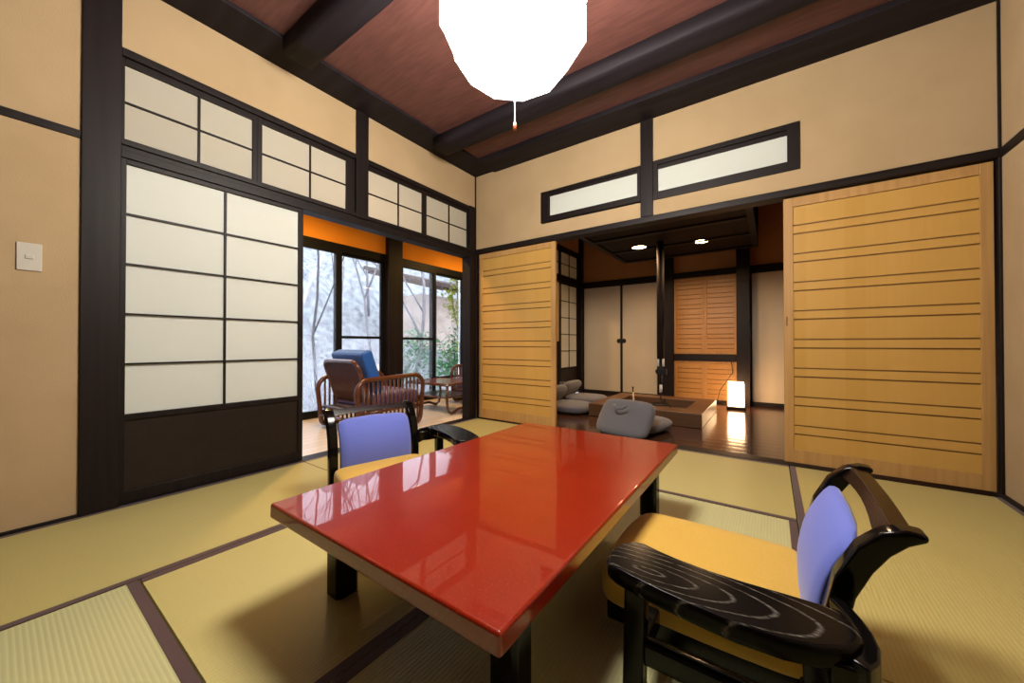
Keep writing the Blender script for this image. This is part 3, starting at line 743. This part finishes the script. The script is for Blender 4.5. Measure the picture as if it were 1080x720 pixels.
for i, (x, y) in enumerate(((-1.31, 4.55), (-.655, 4.70))):
    t = thing('downlight', ('lit downlight under the canopy above the hanging hook pole', 'lit downlight under the canopy nearer the tall slatted cupboard doors')[i], 'downlight', (x, y, 1.999), 0, 'downlights under the hearth canopy')
    MB().lathe([(.092, .0), (.095, -.012), (.084, -.014), (.082, -.004)], 28).build('trim_ring', M['iron'], t, smooth=True)
    MB().lathe([(.080, -.003), (.080, -.009), (.02, -.013)], 28).build('lens', M['downlight'], t)
    area('downlight_beam', (x, y, 1.972), .14, 14, (1, .62, .32), spread=160)

# sunken hearth
t = thing('hearth_box', 'square brown wooden hearth frame with an ash pit in the dark floor', 'hearth', (-1.115, 4.465, 0))
hx, hy, ix, iy = .575, .565, .39, .33
b = MB()
b.box(-hx, hx, -hy, -iy, .0012, .14); b.box(-hx, hx, iy, hy, .0012, .14); b.box(-hx, -ix, -iy, iy, .0012, .14); b.box(ix, hx, -iy, iy, .0012, .14)
b.build('hearth_frame', M['hearth'], t, bevel=.006)
a = MB(); n = 12
vs = [(-ix + 2 * ix * i / n, -iy + 2 * iy * j / n, .035 + .012 * random.random()) for j in range(n + 1) for i in range(n + 1)]
a.add(vs, [(j * (n + 1) + i, j * (n + 1) + i + 1, (j + 1) * (n + 1) + i + 1, (j + 1) * (n + 1) + i) for j in range(n) for i in range(n)])
a.build('ash_bed', M['ashbed'], t, smooth=True)
t = thing('fire_poker', 'thin pale bamboo poker with dark knob standing in the hearth ash', 'poker', (-1.33, 4.40, .04))
MB().tube([(0, 0, 0), (-.012, .0, .20)], [.012, .009], 8).build('shaft', M['bone'], t, smooth=True)
MB().tube([(-.012, 0, .20), (-.014, 0, .235), (-.015, 0, .262)], [.007, .007, .013], 8).build('knob', M['iron'], t, smooth=True)
t = thing('trivet', 'small black iron ring trivet in the hearth ash below the hook', 'trivet', (-1.05, 4.47, .038))
MB().tube([(.10 * math.cos(i * .3142), .10 * math.sin(i * .3142), .075) for i in range(20)], .008, 8, closed=True).build('ring', M['iron'], t, smooth=True)
for i in range(3):
    a = i * 2.094 + .5
    MB().tube([(.10 * math.cos(a), .10 * math.sin(a), .075), (.115 * math.cos(a), .115 * math.sin(a), .04), (.11 * math.cos(a), .11 * math.sin(a), .0)], .007, 6).build('leg', M['iron'], t, smooth=True)
t = thing('pot_hook', 'dark hanging pole with iron pot hook over the hearth', 'pot hook', (-1.045, 4.47, .13))
MB().tube([(0, 0, .51), (0, 0, 1.86)], .040, 14).build('bamboo_pole', M['polewood'], t, smooth=True)
for s in (-1, 1):
    MB().tube([(s * .028, 0, .42), (s * .028, 0, .51)], .013, 8).build('porcelain_peg', M['tape'], t, smooth=True)
fish = []
for x, h in ((-.06, .004), (-.045, .03), (-.015, .045), (.015, .04), (.035, .018), (.06, .035), (.066, .03)):
    fish.append([(x, -.012, .36 - h), (x, .012, .36 - h), (x, .012, .36 + h), (x, -.012, .36 + h)])
MB().loft(fish).build('fish_crossbar', M['iron'], t, bevel=.004)
MB().tube([(0, 0, .50), (0, 0, .20)], .014, 8).build('hook_rod', M['iron'], t, smooth=True)
MB().tube([(0, 0, .21), (0, 0, .12)], .016, 8).build('hook_sleeve', M['tape'], t, smooth=True)
MB().tube([(0, 0, .12), (0, 0, .04), (.01, 0, .015), (.03, 0, .008), (.045, 0, .025), (.042, 0, .05)], .008, 8).build('hook', M['iron'], t, smooth=True)

# paper floor lantern
t = thing('paper_lantern', 'glowing square paper floor lantern on the dark boards by the post', 'lantern', (-.362, 5.36, 0), R(6))
MB().box(-.10, .10, -.10, .10, .0012, .03).build('base', M['wood'], t, bevel=.003)
fr = MB()
for x in (-.088, .088):
    for y in (-.088, .088): fr.box(x - .005, x + .005, y - .005, y + .005, .03, .335)
for z in (.035, .330):
    fr.box(-.093, .093, -.093, -.083, z - .005, z + .005); fr.box(-.093, .093, .083, .093, z - .005, z + .005); fr.box(-.093, -.083, -.083, .083, z - .005, z + .005); fr.box(.083, .093, -.083, .083, z - .005, z + .005)
fr.build('lantern_frame', M['cedar_frame'], t)
MB().loft([[(-.085, -.085, z), (.085, -.085, z), (.085, .085, z), (-.085, .085, z)] for z in (.034, .331)]).build('paper_shade', M['andon'], t)
MB().tube([(-.06, .095, .02), (-.20, .22, .06), (-.17, .30, .19), (-.10, .33, .30), (-.02, .365, .43), (-.035, .365, .58)], .004, 6).build('power_cord', M['iron'], t, smooth=True)

# grey legless floor chairs
def pillow(mb, hx, hy, hz, mx, n=16, k=10, e=.55):
    rings = []
    for i in range(k + 1):
        a = -math.pi / 2 + math.pi * i / k; c = max(abs(math.cos(a)), .02) ** .45; zz = hz * math.copysign(abs(math.sin(a)) ** .8, math.sin(a))
        r = []
        for j in range(n):
            th = 2 * math.pi * (j + .5) / n; cc, ss = math.cos(th), math.sin(th)
            r.append(mx @ Vector((hx * c * math.copysign(abs(cc) ** e, cc), hy * c * math.copysign(abs(ss) ** e, ss), zz)))
        rings.append(r)
    mb.loft(rings)
def zaisu(label, loc, rz):
    t = thing('floor_chair', label, 'floor chair', loc, rz, 'grey floor chairs round the hearth')
    s = MB(); pillow(s, .25, .27, .058, Matrix.Translation((0, .08, .062))); s.build('seat', M['grey'], t, smooth=True, sub=1)
    b = MB(); mx = Matrix.Translation((0, -.20, .145)) @ Matrix.Rotation(R(52), 4, 'X')
    pillow(b, .26, .185, .060, mx, e=.4); bo = b.build('backrest', M['grey'], t, smooth=True, sub=1)
    h = MB(); h.tube([(-.06, -.285, .268), (-.04, -.300, .250), (0, -.308, .240), (.04, -.300, .250), (.06, -.285, .268)], .011, 8); h.build('carry_loop', M['grey'], bo, smooth=True)
    return t
z = zaisu('grey floor chair with its back to the red table, in front of the hearth', (-1.03, 3.47, 0), R(-12))
dup(z, (-2.05, 4.02, 0), R(-92), 'grey floor chair at the side of the hearth, half hidden by the narrower slatted door')
dup(z, (-2.16, 4.72, 0), R(-90), 'grey floor chair farthest back, by the white cupboard doors')

# ------------------------------------------------------------------ garden outside the veranda
g = MB(); nx, ny = 40, 40; rnd = random.Random(5)
vs = []
for j in range(ny + 1):
    for i in range(nx + 1):
        x = -4.6 - 16 * i / nx; y = -4 + 30 * j / ny
        d = -x - 6.4
        h = max(0, d) * .55 + (.55 * math.sin(x * 1.3 + y * .7) + .4 * math.sin(y * 1.9 - x)) * min(1, max(0, d) * .3) - .25
        vs.append((x, y, h + rnd.uniform(-.06, .06)))
g.add(vs, [(j * (nx + 1) + i, j * (nx + 1) + i + 1, (j + 1) * (nx + 1) + i + 1, (j + 1) * (nx + 1) + i) for j in range(ny) for i in range(nx)])
hill = struct(g.build('hillside', M['hill'], smooth=True))
def branchy(mb, p, d, l, r, depth, rnd, spread=.5, kids=3):
    pts = [Vector(p)]; rs = [r]; dd = Vector(d).normalized(); n = 5
    for i in range(n):
        dd = (dd + Vector((rnd.uniform(-1, 1), rnd.uniform(-1, 1), rnd.uniform(-.4, .8))) * .16).normalized()
        pts.append(pts[-1] + dd * l / n); rs.append(r * (1 - .55 * (i + 1) / n))
    mb.tube(pts, rs, 6 if r > .012 else 4)
    if depth:
        for k in range(kids):
            i = rnd.randint(2, n)
            nd = (dd + Vector((rnd.uniform(-1, 1), rnd.uniform(-1, 1), rnd.uniform(-.2, .7))) * spread * 1.6).normalized()
            branchy(mb, pts[i], nd, l * rnd.uniform(.5, .75), rs[i] * .65, depth - 1, rnd, spread, kids)
TREES = [  # x, y, z, height, trunk r, lean, material, label
    (-6.6, 3.35, .0, 3.3, .030, (.10, -.25, 1), 'darkbark', 'bare dark tree with a leaning crooked trunk outside the pane next to the paper door'),
    (-6.9, 4.70, .1, 3.3, .034, (.05, -.12, 1), 'bark', 'bare grey tree outside the pane with the middle rail'),
    (-7.9, 4.35, .6, 3.2, .03, (0, .1, 1), 'bark', 'slim bare tree behind the blue back cushion of the rattan chair'),
    (-6.2, 5.05, -.1, 3.2, .05, (0, .08, 1), 'bark', 'pale bare tree outside the railed pane to the right of the brown post'),
    (-10.6, 7.0, 2.0, 3.2, .05, (0, -.2, 1), 'bark', 'bare tree farthest up the hillside, high in the pane with the middle rail'),
    (-9.6, 4.3, 1.5, 3.2, .05, (0, .2, 1), 'frost', 'whitish bare tree on the slope behind the leaning tree'),
]
for i, (x, y, zz, h, r, ln, mt, lab) in enumerate(TREES):
    rnd = random.Random(20 + i); mb = MB()
    branchy(mb, (0, 0, -.3), ln, h, r, 3, rnd, .55, 4)
    tag(mb.build('bare_tree', M[mt], smooth=True, loc=(x, y, zz)), lab, 'tree', 'bare trees in the garden')
rnd = random.Random(77)
BR = [(-5.6, 2.55, 'white twiggy bush outside the window beside the paper door'), (-5.9, 3.15, 'white twiggy bush behind the back of the rattan chair'),
      (-6.0, 4.0, 'white twiggy bush outside the pane with the middle rail'), (-5.9, 4.75, 'pale twiggy bush outside the railed pane past the brown post')]
for i, (x, y, lab) in enumerate(BR):
    mb = MB()
    for k in range(26):
        a = rnd.uniform(0, 6.28); branchy(mb, (.2 * math.cos(a), .2 * math.sin(a), -.1), (.6 * math.cos(a), .6 * math.sin(a), 1), rnd.uniform(.6, 1.1), .008, 2, rnd, .5, 3)
    tag(mb.build('twiggy_bush', M['frost'], loc=(x, y, -.25)), lab, 'bush', 'twiggy bushes in the garden')
def leaves(mb, c, rad, n, size, rnd):
    for _ in range(n):
        p = Vector(c) + Vector((rnd.gauss(0, 1), rnd.gauss(0, 1), rnd.gauss(0, 1))) * rad * .55
        e = Euler((rnd.uniform(-.9, .9), rnd.uniform(-.9, .9), rnd.uniform(0, 6.28))).to_matrix()
        s_ = size * rnd.uniform(.6, 1.2)
        mb.add([p + e @ Vector(q) for q in ((0, -s_, 0), (s_ * .45, -.1 * s_, .15 * s_), (0, s_, 0), (-s_ * .45, -.1 * s_, .15 * s_))], ((0, 1, 2), (0, 2, 3)))
t = thing('green_shrub', 'green leafy shrub at the foot of the clear end pane', 'shrub', (-5.1, 5.25, -.25))
mb = MB(); rnd = random.Random(9)
for c in ((0, 0, .75), (.1, .25, .6), (-.1, -.2, .55), (0, .1, 1.0), (.05, .3, .95)): leaves(mb, c, .26, 190, .055, rnd)
mb.build('foliage', M['leaf'], t)
mb = MB(); branchy(mb, (0, 0, 0), (0, .1, 1), .9, .02, 2, rnd, .6, 4); mb.build('stem', M['darkbark'], t)
t = thing('green_shrub', 'misty green shrub behind the railed pane past the brown post', 'shrub', (-6.2, 5.2, -.2))
mb = MB(); r2 = random.Random(19)
for c in ((0, 0, .5), (.1, .35, .7), (-.1, -.4, .45), (0, .2, 1.0), (.05, -.15, .9)): leaves(mb, c, .34, 200, .06, r2)
mb.build('foliage', M['leaf'], t)
mb = MB(); branchy(mb, (0, 0, -.2), (0, .1, 1), 1.1, .02, 2, r2, .6, 4); mb.build('stem', M['darkbark'], t)
t = thing('climbing_vine', 'thin pale trunk with yellow-green leaves outside the clear end pane', 'vine', (-4.75, 5.02, -.25))
mb = MB(); mb.tube([(0, .06, 0), (.02, .03, .7), (-.02, .02, 1.3), (.03, -.04, 1.8), (0, -.08, 2.4)], [.028, .026, .024, .02, .012], 8)
mb.tube([(-.02, .02, 1.3), (0, -.15, 1.7), (0, -.2, 2.1)], [.014, .012, .008], 6); mb.build('stem', M['bark'], t, smooth=True)
mb = MB()
for c in ((0, -.10, 2.1), (0, -.20, 1.75), (.02, -.16, 1.55), (0, .05, 1.0), (0, -.1, 2.3), (0, -.22, 1.95)): leaves(mb, c, .10, 42, .05, rnd)
mb.build('foliage', M['leafy'], t)
t = thing('garden_shed', 'earth-walled shed with brown wooden eaves beyond the clear end pane', 'shed', (-7.6, 7.1, -.25))
MB().box(-1.0, 0, -.5, 2.6, 0, 2.4).build('wall', M['outwall'], t)
mb = MB(); mx = Matrix.Translation((-.2, .4, 2.78)) @ Matrix.Rotation(R(14), 4, 'Y'); mb.box(-1.6, 1.6, -1.5, 2.6, 0, .10, mx); mb.build('roof', M['roof'], t)
mb = MB()
for i in range(9): mb.box(-1.5, 1.5, -1.4 + .48 * i, -1.32 + .48 * i, -.09, 0, mx)
mb.build('rafter', M['roof'], t)
MB().box(.75, .87, -.9, -.78, 0, 2.45).build('post', M['roof'], t)

# ------------------------------------------------------------------ sky, camera
w = bpy.data.worlds.new('World'); S.world = w; w.use_nodes = True
bg = w.node_tree.nodes['Background']; bg.inputs[0].default_value = (.84, .89, 1.0, 1); bg.inputs[1].default_value = 4.0
cd = bpy.data.cameras.new('camera'); cam = bpy.data.objects.new('camera', cd); COL.objects.link(cam)
cd.sensor_fit = 'HORIZONTAL'; cd.sensor_width = 36; cd.lens = 387.2 * 36 / 1080; cd.clip_start = .02; cd.clip_end = 200
cam.location = (0, 0, .8045); cam.rotation_euler = (math.pi / 2 + .0079, 0, .6144)
S.camera = cam
vs = S.view_settings; vs.view_transform = 'Standard'; vs.look = 'None'; vs.exposure = 0; vs.gamma = 1; vs.use_curve_mapping = False
